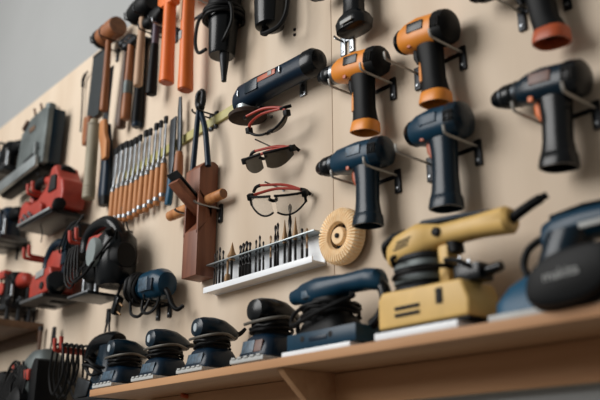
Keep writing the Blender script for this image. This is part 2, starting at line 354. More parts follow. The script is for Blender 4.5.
def hammer(label, x, z, off, hm, mh, length, hs=1.0, r=.0125, lean=-.004, name='claw_hammer'):
    t = thing(name, label, 'hammer', x, off, z)
    h = MB(); h.lx([(-.062 * hs, 0, 0, .013, .015, 2.4), (-.048 * hs, 0, 0, .0155, .0165, 2.4), (-.036 * hs, 0, 0, .011, .012, 2.2), (-.018 * hs, 0, 0, .013, .015, 3), (.018 * hs, 0, 0, .013, .015, 3), (.03 * hs, 0, 0, .012, .013, 2.6), (.072 * hs, 0, -.008, .013, .003, 3)], 20)
    h.build('head', hm, t)
    handle(t, 0, .012, lean, -length, 0, r, r * 1.15, mh)
    return t
h2 = hammer('hammer with dark steel head and dark stained handle, right behind the wooden mallet', -2.275, 1.435, .028, 'iron', 'wood3', .33, .75)
MB().box((-.014, -.010, -.28), (.008, .006, .06), .002, Matrix.Rotation(R(6), 3, 'Y')).build('metal_strip', 'steel', h2)
h3 = hammer('hammer with dark head and brown handle with a grey band', -2.205, 1.385, .050, 'iron', 'wood2', .28, .7)
MB().lz([(-.190, -.0025, 0, .0142, .0162, 2.3), (-.145, -.002, 0, .0138, .0158, 2.3)], 18).build('band', 'greycase', h3)
rm = thing('rubber_mallet', 'black rubber mallet with a pale wooden handle', 'mallet', -2.122, .060, 1.470, roll=-3)
MB().lx([(-.064, 0, 0, .026, .026, 2), (-.058, 0, 0, .033, .033, 2), (-.03, 0, .002, .037, .037, 2), (.02, 0, .002, .038, .038, 2), (.048, 0, 0, .035, .035, 2), (.056, 0, 0, .029, .029, 2)], 30).build('head', 'black', rm)
handle(rm, -.002, -.025, -.016, -.28, 0, .0135, .0135, 'wood', bulge=1.05)
hook('two-prong hook carrying the black rubber mallet', -2.124, 1.428, .030, .108, up=.022, m='iron')
h5 = hammer('hammer with thick black grip hanging lowest, behind the rubber mallet', -2.185, 1.392, .018, 'iron', 'black', .30, .6, .015)
MB().lz([(-.312, -.004, 0, .013, .014, 2.2), (-.305, -.004, 0, .0165, .0175, 2.3), (-.25, -.004, 0, .0165, .0175, 2.3)], 18).build('grip_end', 'navy', h5)
h6 = thing('steel_hammer', 'black hammer with purple shank and black rubber grip beside the orange handles', 'hammer', -2.045, .05, 1.410)
MB().lx([(-.066, 0, .0, .019, .019, 2.2), (-.054, 0, .0, .022, .022, 2.2), (-.035, 0, 0, .016, .016, 2.2), (-.02, 0, 0, .022, .026, 2.8), (.02, 0, 0, .022, .026, 2.8), (.030, 0, .003, .020, .020, 2.6), (.040, 0, .006, .017, .014, 3)], 22).build('head', 'black', h6)
MB().lz([(-.14, -.004, 0, .010, .011, 2.4), (-.01, 0, 0, .010, .012, 2.4)], 16).build('shank', 'purple', h6)
handle(h6, -.004, -.10, -.008, -.275, 0, .0145, .016, 'black', 'grip', 1.08)
hook('two-prong hook carrying the black hammer with purple shank', -2.045, 1.362, .032, .095, m='iron')
def axe(label, x, z, zb, lean):
    t = thing('axe', label, 'axe', x, .06, z)
    MB().loft([ell((lean * k, 0, -(z - zb) * k), (1, 0, 0), (0, 1, 0), a, b, 24, 2.4) for k, a, b in ((0, .0155, .019), (.3, .0165, .020), (.75, .018, .021), (.97, .0205, .0225), (.995, .0205, .0225), (1, .017, .019))]).build('handle', 'tool_orange', t)
    MB().lz([(-(z - zb) - .0015, lean, 0, .0165, .0185, 2.4), (-(z - zb) + .001, lean, 0, .0165, .0185, 2.4)], 24).build('end_cap', 'redorange', t)
    return t
a1 = axe('left of the two long orange fibreglass handles hanging from the top', -1.952, 1.418, 1.132, .005)
a2 = axe('right of the two long orange fibreglass handles, the one with a pale sticker', -1.848, 1.395, 1.066, .010)
for a, dz in ((a1, 0), (a2, .03)):
    MB().prism([(-.050, .0), (-.045, .06), (.045, .06), (.048, .0), (.03, -.02), (-.03, -.016)], -.018, .018, 'xz', .006).build('head', 'tool_orange', a)
MB().box((-.001, -.0205, -.150), (.016, .003, .028), .001).build('sticker', 'greylabel', a2)
MB().box((-.004, -.0205, -.055), (.012, .003, .09), .001).build('lettering', 'wood', a2)
hook('two-prong hook at the top between the orange handles', -1.90, 1.352, .10, .09, m='steel')

sw = thing('hand_saw', 'saw with broad blue-grey blade and short wooden grip, leftmost of the hand tools', 'saw', -2.505, .018, 1.49)
MB().prism([(-.050, 0), (.050, .0), (.030, -.262), (-.062, -.262)], -.0012, .0012, 'xz', 0).build('blade', 'blade', sw)
MB().box((.0, 0, -.004), (.102, .006, .010), .002).build('spine', 'iron', sw)
MB().prism([(-.060, -.248), (-.014, -.255), (-.018, -.30), (-.020, -.355), (-.054, -.36), (-.060, -.32)], -.014, .012, 'xz', .005).build('grip', 'wood2', sw)
sg = thing('saw_handle', 'curved pale brown wooden saw grip pointing down beside the grey baton', 'saw', -2.375, .038, 1.142)
MB().prism([(-.018, .02), (.018, .02), (.024, -.03), (.046, -.07), (.052, -.13), (.02, -.135), (.006, -.09), (-.014, -.04)], -.014, .002, 'xz', .006).build('grip', 'beech', sg)
MB().prism([(-.022, .0), (.02, .0), (.03, .22), (.0, .22)], -.001, .001, 'xz', 0).build('blade', 'darksteel', sg)
wr = thing('hooked_rod', 'thin black rod with a bent hooked top left of the saw', 'rod', -2.635, .012, 1.43)
MB().tube([(.03, -.002, .02), (.012, -.002, .014), (-.006, 0, .0), (-.004, 0, -.03), (.008, 0, -.12), (.014, 0, -.22)], .0032, 8, 4).build('shaft', 'iron', wr)
MB().tube([(.012, -.002, .014), (-.006, 0, .0), (-.004, 0, -.03)], .0062, 8, 4).build('bent_grip', 'black', wr)
bt = thing('grey_baton', 'round grey-beige baton with ridged end hanging below the saw', 'baton', -2.455, .04, 1.19)
MB().lz([(-.292, .006, 0, .018, .018, 2), (-.288, .006, 0, .0215, .0215, 2), (-.03, 0, 0, .020, .020, 2), (-.02, 0, 0, .0195, .0195, 2), (-.016, 0, 0, .0155, .0155, 2), (.0, 0, 0, .0150, .0150, 2), (.003, 0, 0, .012, .012, 2)], 24).build('shaft', 'baton', bt)
for k in (-.275, -.262, -.25, -.02): MB().lathe((.006 if k < -.1 else 0, 0, k), (0, 0, 1), [(0, .0218), (.003, .0224), (.006, .0218)], 24).build('ridge', 'baton', bt)
ng = thing('navy_grip_tool', 'dark navy plastic grip hanging between the grey baton and the chisels', 'hand tool', -2.375, .0195, 1.095)
MB().lz([(-.21, 0, 0, .022, .016, 2.6), (-.19, 0, 0, .027, .018, 2.6), (-.1, .0, 0, .022, .017, 2.6), (-.02, -.01, 0, .02, .015, 2.6), (.06, -.006, 0, .008, .006, 2.4)], 20).build('grip', 'navy', ng)
MB().lz([(-.235, .004, 0, .02, .014, 2.6), (-.205, .002, 0, .024, .017, 2.6)], 20).build('end_cap', 'black', ng)

# ------------------------------------------------------------------ chisels on the bar, files, pincers, wooden plane
bar = thing('magnetic_bar', 'lime yellow bar fixed across the panel behind the chisels and pincers', 'tool bar', -2.0, 0, .950, roll=-2.5)
MB().box((.03, -.005, 0), (.62, .010, .027), .0015).build('strip', 'lime', bar)
MB().box((.352, -.005, 0), (.026, .012, .025), .002).build('end_cap', 'iron', bar)
pos = ['first chisel from the left', 'second chisel from the left', 'third chisel from the left', 'fourth chisel from the left', 'fifth chisel from the left', 'middle chisel of the row of eleven',
       'fifth chisel from the right', 'fourth chisel from the right', 'third chisel from the right', 'second chisel from the right', 'last chisel beside the flat file']
wd = [.0112, .0110, .0105, .0095, .008, .007, .0062, .0056, .005, .0045, .004]
for i in range(11):
    x = -2.300 + i * .0308; b = wd[i]
    t = thing('wood_chisel', pos[i] + ', black tip guard up and turned wooden handle down', 'chisel', x, .026, .900 + random.uniform(-.006, .006), group='chisels hanging in a row', roll=random.uniform(-1.5, 1.5) + .5)
    MB().lz([(-.002, 0, 0, .0055, .0055, 2), (.012, 0, 0, .005, .005, 2), (.03, 0, 0, min(b, .006), .004, 3), (.042, 0, 0, b, .003, 5), (.138, 0, 0, b, .0022, 6)], 20).build('blade', 'steel', t)
    MB().box((0, 0, .131), (b * 2 + .005, .009, .024), .0015).build('tip_guard', 'black', t)
    MB().lathe((0, 0, -.012), (0, 0, 1), [(0, .0105), (.014, .0085), (.016, .007)], 18).build('ferrule', 'steel', t)
    MB().lathe((0, 0, -.012), (0, 0, -1), [(0, .0088), (.01, .0098), (.03, .0098), (.06, .0106), (.085, .0112), (.098, .0108)], 18).build('handle', 'beech', t)
    MB().lathe((0, 0, -.108), (0, 0, -1), [(0, .0114), (.010, .0114), (.011, .0102)], 18).build('hoop', 'steel', t)
    MB().lathe((0, 0, -.118), (0, 0, -1), [(0, .0100), (.008, .0096), (.012, .007)], 18).build('butt', 'beech', t)
sp = thing('clamp_fork', 'small black two-pin bracket on the panel under the first chisels', 'bracket', -2.215, 0, .775)
for s in (-1, 1): MB().tube([(s * .009, -.03, .04), (s * .009, -.02, -.02), (s * .008, -.004, -.05)], .003, 8, 3).build('pin', 'iron', sp)
MB().box((0, -.004, -.045), (.03, .008, .016), .002).build('plate', 'iron', sp)
fl = thing('flat_file', 'broad dark flat file with a blue handle right of the chisels', 'file', -1.955, .022, .86)
MB().prism([(-.016, .168), (.014, .172), (.013, .02), (.004, -.02), (-.004, -.02), (-.015, .02)], -.003, .003, 'xz', .001).build('blade', 'darksteel', fl)
MB().lz([(-.105, -.002, -.003, .008, .008, 2.3), (-.10, -.002, -.003, .011, .010, 2.3), (-.06, -.001, 0, .0105, .010, 2.3), (-.015, 0, 0, .009, .008, 2.3)], 18).build('handle', 'blue', fl)
f2 = thing('tapered_file', 'tall thin file with a brown wooden handle, next to the pincers', 'file', -1.912, .024, .905)
MB().lz([(-.005, 0, 0, .004, .004, 2), (.02, 0, 0, .010, .0045, 4), (.14, -.008, 0, .0085, .004, 4), (.182, -.010, 0, .006, .003, 4)], 16).build('blade', 'darksteel', f2)
MB().lathe((0, 0, .002), (.0, 0, -1), [(0, .009), (.012, .0125), (.05, .014), (.085, .013), (.096, .008)], 18).build('handle', 'wood2', f2)
pn = thing('pincers', 'black iron pincers hung jaws up over the wooden plane', 'pincers', -1.772, .05, 1.00)
for s, dx in ((-1, -.024), (1, .052)):
    MB().tube([(s * -.003, s * .003, -.018), (s * .008, s * .003, .004), (s * .014, 0, .020), (s * .013, 0, .034), (s * .003, 0, .041)], lambda k: .0092 - .002 * k, 10, 4).build('jaw', 'iron', pn)
    MB().tube([(s * -.002, s * .003, -.005), (s * .004, s * .003, -.03), (dx * .6, 0, -.09), (dx, 0, -.20)], lambda k: .0072 + .0012 * k, 10, 4).build('handle', 'navy', pn)
MB().lathe((0, -.012, -.006), (0, 1, 0), [(0, .006), (.002, .009), (.022, .009), (.024, .006)], 14).build('rivet', 'iron', pn)
hook('two-prong hook carrying the pincers', -1.772, .975, .012, .066, up=.01, m='iron')

hp = thing('wooden_hand_plane', 'dark brown wooden hand plane hung upright with wedge facing out', 'hand plane', -1.772, .034, .66)
body = MB()
# body in plan: wide block; the throat is a sloping notch in the outward face
body.prism([(.030, -.158), (.030, .158), (.016, .166), (-.012, .160), (-.030, .140), (-.030, .068), (.002, .022), (.006, .006), (-.030, -.034), (-.030, -.158)], -.034, .034, 'yz', .003)
body.build('body', 'planewood', hp)
for s in (-1, 1):
    MB().prism([(-.030, .080), (-.030, -.045), (.014, .01), (.014, .03)], s * .034 - (.007 if s > 0 else 0), s * .034 + (.007 if s < 0 else 0), 'yz', .001).build('cheek', 'planewood', hp)
MB().box((-.002, -.042, .058), (.046, .014, .115), .003, Matrix.Rotation(R(52), 3, 'X')).build('wedge', 'planewood', hp)
MB().box((-.002, -.042, .075), (.05, .004, .135), .001, Matrix.Rotation(R(52), 3, 'X')).build('iron', 'darksteel', hp)
MB().lathe((-.16, .0, .052), (1, 0, 0), [(0, .010), (.004, .0145), (.02, .0152), (.235, .0140), (.262, .0140), (.264, .0125)], 20).build('cross_dowel', 'beech', hp)
MB().lathe((.1042, .0, .052), (1, 0, 0), [(0, .0125), (.0012, .012)], 20).build('dowel_end', 'endgrain', hp)
hook('two-prong hook carrying the wooden hand plane', -1.770, .689, .047, .085, up=.006, m='steel', r=.0033)

# ------------------------------------------------------------------ safety glasses
def glasses(label, x, z, off, roll, pitch, yaw, lens, rim='black', temple='red', lensh=.036, spread=0.0, loop=False):
    t = thing('safety_glasses', label, 'glasses', x, off, z, roll=roll, pitch=pitch, yaw=yaw, group='safety glasses on the panel')
    A = R(62); rad = .080
    def pt(a, dz): return Vector((rad * 1.0 * math.sin(a), .028 - rad * .62 * math.cos(a), dz))
    n = 24
    for s in (-1, 1):
        as_ = [A * (.06 + .94 * i / n) * s for i in range(n + 1)]
        top = [pt(a, .016 - .004 * (abs(a) / A)) for a in as_]
        bot = [pt(a, .016 - lensh * (.55 + .45 * math.sin(math.pi * min(1, max(0, (abs(a) / A) * .95 + .08)) ** .8))) for a in as_]
        me = MB(); bm = me.bm
        va = [bm.verts.new(p) for p in top]; vb = [bm.verts.new(p) for p in bot]
        vc = [bm.verts.new(p + Vector((0, .0018, 0))) for p in top]; vd = [bm.verts.new(p + Vector((0, .0018, 0))) for p in bot]
        for i in range(n):
            for q in ((va[i], va[i + 1], vb[i + 1], vb[i]), (vc[i + 1], vc[i], vd[i], vd[i + 1]), (va[i + 1], va[i], vc[i], vc[i + 1]), (vb[i], vb[i + 1], vd[i + 1], vd[i])): bm.faces.new(q)
        for k in (0, n): bm.faces.new((va[k], vb[k], vd[k], vc[k]) if k == 0 else (vb[k], va[k], vc[k], vd[k]))
        me.build('lens', lens, t)
        rm_ = MB().tube([p + Vector((0, 0, .001)) for p in top], .0032, 8, 1)
        if loop: rm_.tube(bot, .0024, 8, 1); rm_.tube([top[-1], bot[-1]], .0035, 8, smooth=False)
        rm_.build('rim', rim, t)
        e = pt(A * s, .010)
        MB().box(e + Vector((0, .002, 0)), (.013, .016, .016), .003).build('hinge', rim, t)
        # folded arms run behind the lenses, hooked at the ear end
        far = Vector((-s * .055, .030 + .008 * s, .012 + .006 * s + spread))
        arm = MB().tube([e, e + Vector((-s * .012, .018, .002)), (e + far) / 2 + Vector((0, .016, .002 + spread * .4)), far], lambda k: .0042 - .001 * k, 8, 6).build('temple_arm', temple, t)
        MB().tube([far, far + Vector((-s * .012, 0, -.004)), far + Vector((-s * .022, .002, -.016))], .0042, 8, 5).build('ear_tip', rim, arm)
    MB().tube([pt(-.12, .010), pt(-.06, .004) + Vector((0, .006, 0)), pt(.06, .004) + Vector((0, .006, 0)), pt(.12, .010)], .004, 8, 5).build('nose_bridge', rim, t)
    return t
for px, py, lab, args in ((271, 125, 'red and black safety glasses hanging highest, just under the brown-padded grinder', (0, 102, 2, 'tint', 'black', 'redhook', .020, .008)),
                          (268, 159, 'red and black safety glasses with smoked brown lenses, middle of three', (-1, 26, 16, 'tint', 'black', 'redhook', .042, .010)),
                          (277, 200, 'black rimmed safety glasses with clear lenses, lowest of three', (4, 36, 26, 'clearlens', 'black', 'red', .048, .010))):
    P = at(px, py, .055); ro, pi_, ya, le, ri, te, lh, spd = args
    glasses(lab, P.x, P.z, .055, ro, pi_, ya, le, ri, te, lh, spd, loop=le == 'clearlens')
def peg(label, x, z, L=.05, m='steel', r=.0019):
    t = thing('wall_peg', label, 'peg', x, 0, z, group='small pegs in the panel')
    MB().lathe((0, -.0005, 0), (0, -1, .12), [(0, max(.0045, r)), (.002, max(.0045, r)), (.0021, r), (L, r), (L + .001, r * .6)], 10).build('pin', m, t)
    return t
peg('small pin holding the highest safety glasses', at(272, 117).x, at(272, 117).z, .06)
peg('small pin holding the safety glasses with smoked lenses', at(274, 148).x, at(274, 148).z, .06)
peg('small pin holding the clear safety glasses', at(284, 190).x, at(284, 190).z, .06)

# ------------------------------------------------------------------ white bit rack and its bits
XL, XR, RZ = at(203, 293, .042).x, at(312, 262, .042).x, at(203, 293, .042).z
rk = thing('drill_bit_rack', 'white metal bit rack on the panel below the lowest safety glasses', 'rack', (XL + XR) / 2, 0, RZ)
W = XR - XL
MB().box((0, -.002, .036), (W, .004, .076), .0008).build('back_plate', 'whitemetal', rk)
MB().box((0, -.020, .002), (W, .040, .004), .0008).build('lower_ledge', 'whitemetal', rk)
MB().box((0, -.0405, .006), (W, .003, .015), .0008).build('front_lip', 'whitemetal', rk)
up = MB().box((0, -.018, .0735), (W, .036, .003), .0006).build('upper_plate', 'alu', rk)

bits = [(-.187, .100, .0020, 't'), (-.176, .106, .0020, 't'), (-.163, .112, .0030, 't'), (-.148, .100, .0032, 't'), (-.112, .112, .012, 'cone'), (-.074, .098, .0042, 'h'), (-.063, .101, .0044, 'h'),
        (-.050, .103, .0046, 'h'), (-.036, .098, .0042, 'h'), (-.012, .098, .0028, 't'), (.004, .106, .003, 't'), (.018, .088, .0026, 't'), (.046, .096, .003, 'c'),
        (.062, .118, .0034, 't'), (.072, .122, .0034, 't'), (.098, .122, .007, 'cone'), (.116, .158, .0048, 't'), (.136, .120, .007, 'cone'), (.160, .088, .0034, 't'), (.176, .084, .003, 'c'), (-.128, .070, .004, 'b')]
lab = {'t': 'twist bit', 'h': 'hex-shank bit', 'c': 'copper-tipped bit', 'cone': 'tan cone countersink', 'b': 'short brass bit'}
allb = sorted(bits); names = ['first', 'second', 'third', 'fourth', 'fifth', 'sixth', 'seventh', 'eighth', 'ninth', 'tenth', 'eleventh', 'twelfth', 'thirteenth', 'fourteenth', 'fifteenth', 'sixteenth', 'seventeenth', 'eighteenth', 'nineteenth', 'twentieth', 'twenty-first', 'twenty-second', 'twenty-third', 'twenty-fourth', 'twenty-fifth', 'twenty-sixth']
for i, (bx, L, r, k) in enumerate(allb):
    extra = ', the tallest one' if L > .15 else (', the broadest one' if r > .01 else '')
    t = thing('drill_bit', f'{lab[k]} standing {names[i]} from the left in the white rack{extra}', 'drill bit', (XL + XR) / 2 + bx, .026, RZ + .0042, group='bits in the white rack', roll=random.uniform(-1, 1))
    if k == 'cone':
        MB().lathe((0, 0, 0), (0, 0, 1), [(0, .003), (.062, .003), (.064, .004)], 12).build('shank', 'bit', t)
        MB().lathe((0, 0, .064), (0, 0, 1), [(0, r * .7), (.012, r), ((L - .064) * .5, r * .55), (L - .064, .0006)], 18).build('cone_tip', 'brass', t)
    elif k == 'b':
        MB().lathe((0, 0, 0), (0, 0, 1), [(0, .004), (.01, .007), (.02, .009), (.032, .006), (.034, .003), (.07, .003)], 16).build('brass_head', 'brass', t)
    else:
        MB().lathe((0, 0, 0), (0, 0, 1), [(0, r * .8), (.001, r), (L * .42, r)], 12 if k != 'h' else 6).build('shank', 'bit', t)
        g = MB(); n = 36; rings = []
        for j in range(n + 1):
            q = j / n; a = q * 8; rr = r * (.95 if q < .93 else .95 * (1 - (q - .93) / .075))
            rings.append(ell((0, 0, L * (.42 + .58 * q)), (math.cos(a), math.sin(a), 0), (-math.sin(a), math.cos(a), 0), rr, rr * .6, 10))
        g.loft(rings).build('flutes', 'brass' if k == 'c' else 'bit', t)

# ------------------------------------------------------------------ cream flap brush
fb = thing('flap_brush_wheel', 'round cream bristle wheel with wooden hub mounted right of the white bit rack', 'brush wheel', -1.236, 0, .500)
rings = []; n = 4 * 46
for r_, y_, k in ((.0285, -.028, 0), (.0315, -.037, .5), (.044, -.040, .9), (.057, -.037, 1.1), (.0625, -.030, 1.1), (.0630, -.018, 1.1), (.060, -.009, 1), (.0285, -.006, 0)):
    ring = []
    for i in range(n):
        a = 2 * math.pi * i / n; q = (.0004, .0004, .0004, -.0045)[i % 4] * k
        ring.append(Vector(((r_ + q * .6) * math.cos(a), y_ - q, (r_ + q * .6) * math.sin(a))))
    rings.append(ring)
MB().loft(rings, False).build('bristles', 'sisal', fb, 12)
MB().lathe((0, -.006, 0), (0, -1, 0), [(0, .030), (.006, .030), (.007, .029)], 36).build('recess', 'hole', fb)
MB().lathe((0, -.010, 0), (0, -1, 0), [(0, .020), (.022, .020), (.025, .018)], 30).build('hub', 'hubwood', fb)
MB().lathe((0, -.001, 0), (0, -1, 0), [(0, .006), (.037, .006), (.0385, .004)], 6).build('bolt', 'hole', fb)

# ------------------------------------------------------------------ palm sanders on the shelf
def cordloops(c, ru, rv, turns, dz, seed, r=.0042):
    return MB().tube(coil(c, (0, 0, 1), ru, rv, turns, dz, r, .003, seed), r, 8, 3)
def palm_sander(label, x, y=-.160, yaw=0, headm='darkteal', seed=1, s=1.0, tail=True, cord='cord', red=False):
    t = thing('palm_sander', label, 'sander', x, -y, SZ, yaw=yaw, group='palm sanders on the shelf'); t.scale = (s, s, s)
    MB().box((0, .058, .006), (.104, .112, .011), .002).build('pad', 'pad', t)
    cl = MB().box((0, .001, .0075), (.106, .010, .009), .002)
    for k in range(5): cl.box((-.04 + k * .02, -.003, .013), (.012, .006, .004), .001)
    cl.build('paper_clamp', 'pad', t)
    MB().tube([(-.053, .02, .012), (-.056, .03, .022), (-.056, .07, .022), (-.053, .08, .012)], .0018, 6, 3).build('clamp_wire', 'steel', t)
    MB().lz([(.013, 0, .058, .052, .050, 5), (.018, 0, .058, .053, .051, 5), (.040, 0, .060, .047, .045, 4.5), (.054, 0, .060, .040, .040, 4), (.060, 0, .06, .032, .034, 3)], 36).build('housing', 'navy', t)
    MB().box((0, .0125, .034), (.060, .004, .024), .0012, Matrix.Rotation(R(-12), 3, 'X')).build('name_plate', 'rust' if red else 'label', t)
    if red: MB().box((-.012, .011, .034), (.038, .004, .026), .0012, Matrix.Rotation(R(-12), 3, 'X')).build('name_plate', 'label', t)
    MB().lz([(.056, 0, .06, .032, .034, 2.4), (.066, 0, .06, .034, .037, 2.2), (.07, 0, .06, .030, .034, 2.2), (.076, 0, .06, .034, .037, 2.2), (.084, 0, .06, .030, .035, 2.2), (.092, 0, .058, .031, .040, 2.2)], 28).build('neck', 'black', t)
    MB().ly([(.010, 0, .106, .012, .012, 2), (.014, 0, .107, .024, .021, 2.2), (.026, 0, .108, .030, .024, 2.3), (.052, 0, .108, .034, .026, 2.3), (.080, 0, .106, .033, .025, 2.3), (.105, 0, .102, .025, .019, 2.2), (.122, 0, .100, .016, .014, 2), (.126, 0, .099, .012, .011, 2)], 28).build('head', headm, t)
    if not red: MB().ly([(.0085, 0, .106, .006, .009, 2.2), (.0102, 0, .106, .0075, .0105, 2.2)], 18).build('front_mark', 'front_mark', t)  # small pale oval set on the front end of the head
    MB().box((.0, .028, .088), (.018, .01, .012), .002).build('switch', 'black', t)
    c = cordloops((0, .060, .072), .041, .046, 2.6, .0085, seed, .0036)
    c.build('cord', cord, t)
    MB().tube([(0, .124, .099), (.004, .138, .106), (.006, .150, .118)] if tail else [(0, .122, .099), (.006, .138, .101), (.016, .150, .098), (.03, .146, .085)], lambda k: .0068 - .0025 * k, 10, 5).build('strain_relief', 'black' if tail else 'greycord', t)
    MB().tube([(-.044, .025, .085), (.0, .014, .083), (.044, .026, .086), (.052, .06, .09), (.02, .11, .088)], .0034, 8, 5).build('cord_strap', 'greycord', t)
    return t
palm_sander('navy palm sander at the far left end of the shelf', -2.012, seed=1, tail=False)
palm_sander('navy palm sander standing second from the left end of the shelf', -1.806, seed=2, tail=False)
palm_sander('navy palm sander whose cord stub points up, third on the shelf', -1.598, seed=3)
palm_sander('dark palm sander with an orange-marked plate, left of the big blue orbital sander', -1.382, seed=4, s=1.08, headm='gloss', tail=False, red=True)

# big blue half-sheet sander
s5 = thing('orbital_sander', 'large blue half-sheet sander with a long top handle, between palm sanders and yellow sander', 'sander', -1.16, .160, SZ)
MB().box((-.015, .052, .0055), (.196, .1, .010), .002).build('pad', 'whitemetal', s5)
MB().box((.0, .052, .0265), (.196, .098, .033), .004).build('base', 'teal', s5)
for k in (-.05, .03): MB().lathe((k, .0035, .030), (0, -1, 0), [(0, .006), (.001, .006), (.0015, .004)], 12).build('screw', 'hole', s5)
MB().box((-.005, .0025, .027), (.05, .002, .008), .0006).build('name_plate', 'navy', s5)
MB().lz([(.04, -.02, .052, .07, .045, 4), (.06, -.02, .052, .06, .042, 3.5), (.08, -.02, .052, .042, .036, 2.8), (.11, -.02, .052, .040, .034, 2.5)], 30).build('motor_neck', 'black', s5)
MB().lx([(-.132, .05, .130, .009, .010, 2), (-.128, .05, .130, .016, .015, 2.2), (-.108, .05, .131, .019, .017, 2.3), (-.085, .05, .130, .028, .024, 2.4), (-.04, .05, .128, .036, .030, 2.5), (-.005, .05, .129, .032, .026, 2.5), (.03, .05, .133, .022, .019, 2.5), (.09, .05, .132, .022, .021, 2.5), (.118, .05, .126, .021, .021, 2.4), (.128, .05, .120, .013, .014, 2.2)], 28).build('handle', 'teal', s5)
MB().tube([(.112, .05, .122), (.128, .05, .105), (.130, .05, .078), (.116, .05, .056), (.094, .05, .044)], lambda k: .013 - .003 * k, 12, 6).build('rear_loop', 'gloss', s5)
MB().box((-.055, .0185, .122), (.03, .004, .016), .0015).build('front_mark', 'label', s5)
cl = MB().tube(coil((-.02, .052, .086), (0, 0, 1), .058, .05, 3.3, .0085, .004, .004, 9), .0042, 8, 3)
cl.tube([(-.082, .03, .10), (-.108, .03, .09), (-.104, .02, .07), (-.07, .0, .06), (.0, -.003, .075), (.05, .01, .09), (.066, .03, .10), (.05, .04, .11)], .0042, 8, 5)
cl.build('cord', 'cord', s5)
MB().tube([(-.10, .07, .055), (-.12, .06, .048), (-.118, .05, .075), (-.09, .06, .10)], .005, 8, 5).build('cord_loop', 'cord', s5)

# yellow sander
s6 = thing('yellow_sander', 'tall yellow orbital sander with dark bellows and long handle on the shelf', 'sander', -.908, .160, SZ)
MB().box((-.012, .05, .008), (.186, .1, .013), .002).build('pad', 'whitemetal', s6)
MB().box((.0, .052, .0165), (.200, .09, .006), .002).build('plate', 'black', s6)
MB().prism([(-.100, .020), (.100, .020), (.102, .045), (.088, .082), (-.090, .086), (-.1, .072)], .006, .096, 'xz', .006, 3).build('base', 'yellow', s6)
g = MB()
for k in range(2): g.box((-.030, .0055, .052 - k * .012), (.056, .004, .006), .001)
g.build('grille', 'hole', s6)
MB().box((.042, .0055, .060), (.013, .004, .026), .001).build('vent', 'hole', s6)
nk = MB(); nk.lz([(.078, -.03, .05, .062, .042, 3), (.088, -.03, .05, .054, .040, 2.8)] + [(.092 + .008 * k, -.03, .05, .050 - (.004 if k % 2 else 0), .038 - (.003 if k % 2 else 0), 2.7) for k in range(8)], 30); nk.build('bellows', 'iron', s6)
MB().box((.030, .055, .118), (.022, .04, .075), .005).build('rear_column', 'yellow', s6)
for k in (.098, .124): MB().lz([(k, -.03, .05, .0515, .0395, 2.7), (k + .010, -.03, .05, .0515, .0395, 2.7)], 30).build('band', 'greycase', s6)
MB().lx([(-.092, .05, .158, .022, .018, 2.5), (-.087, .05, .158, .030, .024, 2.8), (-.065, .05, .163, .038, .030, 3.2), (-.018, .05, .172, .038, .033, 3.2), (.004, .05, .174, .030, .027, 2.8), (.025, .05, .176, .021, .020, 2.6), (.10, .05, .175, .0205, .0195, 2.6), (.160, .05, .172, .023, .023, 2.6), (.167, .05, .172, .018, .018, 2.4)], 30).build('handle', 'yellow', s6)
MB().lx([(-.045, .05, .196, .014, .006, 2.2), (-.01, .05, .203, .020, .008, 2.3), (.06, .05, .198, .018, .007, 2.3), (.13, .05, .193, .012, .004, 2.2)], 20).build('grip_inlay', 'navy', s6)
MB().lathe((.025, .030, .178), (0, -1, .05), [(0, .009), (.006, .008), (.007, .006)], 16).build('lock_button', 'black', s6)
MB().lx([(-.104, .05, .162, .02, .010, 2.2), (-.100, .05, .174, .03, .018, 2.3), (-.078, .05, .188, .03, .013, 2.4), (-.055, .05, .197, .02, .006, 2.4)], 20).build('front_bumper', 'black', s6)
g = MB()
for k in range(3): g.box((-.045 + k * .004, .0125, .162 + k * .006), (.034, .004, .0025), .0006, Matrix.Rotation(R(-8), 3, 'Y'))
g.build('vent', 'hole', s6)
MB().lz([(.140, .05, .05, .012, .014, 2.4), (.160, .045, .05, .016, .014, 2.4)], 16).build('trigger', 'black', s6)
MB().tube([(.164, .05, .172), (.180, .052, .180), (.203, .058, .192), (.225, .066, .202)], lambda k: .009 - .001 * k if k < .85 else .006, 12, 6).build('strain_relief', 'black', s6)
c = MB().tube(coil((-.012, .05, .116), (0, 0, 1), .066, .052, 1.6, .030, .004, .004, 21), .0044, 8, 3)
c.tube([(.04, .03, .125), (.075, .02, .115), (.10, .03, .10), (.12, .05, .10), (.09, .07, .11)], .0048)
c.build('cord', 'cord', s6)
pl = MB().box((.085, .045, .095), (.055, .04, .03), .006); pl.lathe((.112, .045, .095), (1, 0, .1), [(0, .01), (.03, .008)], 12); pl.build('plug', 'gloss', s6)
pp = MB()
for k in (-.012, .012): pp.box((.068, .045 + k, .117), (.006, .004, .018), .001)
pp.build('plug_pin', 'steel', s6)

# blue sander with black dust bag
s7 = thing('dust_bag_sander', 'blue sander with a big black lettered dust container at the right end', 'sander', -.655, .160, SZ)
MB().box((-.055, .062, .006), (.12, .118, .011), .002).build('pad', 'pad', s7)
MB().lz([(.012, -.055, .062, .058, .056, 5), (.030, -.055, .062, .056, .054, 5), (.055, -.05, .064, .044, .044, 4), (.068, -.04, .066, .036, .036, 3)], 32).build('base', 'blue', s7)
MB().lz([(.06, -.025, .068, .036, .036, 3), (.11, -.01, .075, .034, .036, 2.6), (.135, .0, .08, .036, .036, 2.6)], 28).build('motor_neck', 'darkteal', s7)
MB().lx([(-.052, .085, .126, .014, .02, 2.2), (-.045, .085, .132, .024, .028, 2.4), (-.02, .085, .140, .030, .028, 2.5), (.03, .085, .145, .030, .025, 2.5), (.10, .085, .144, .027, .023, 2.5), (.16, .085, .140, .024, .022, 2.4)], 28).build('handle', 'teal', s7)
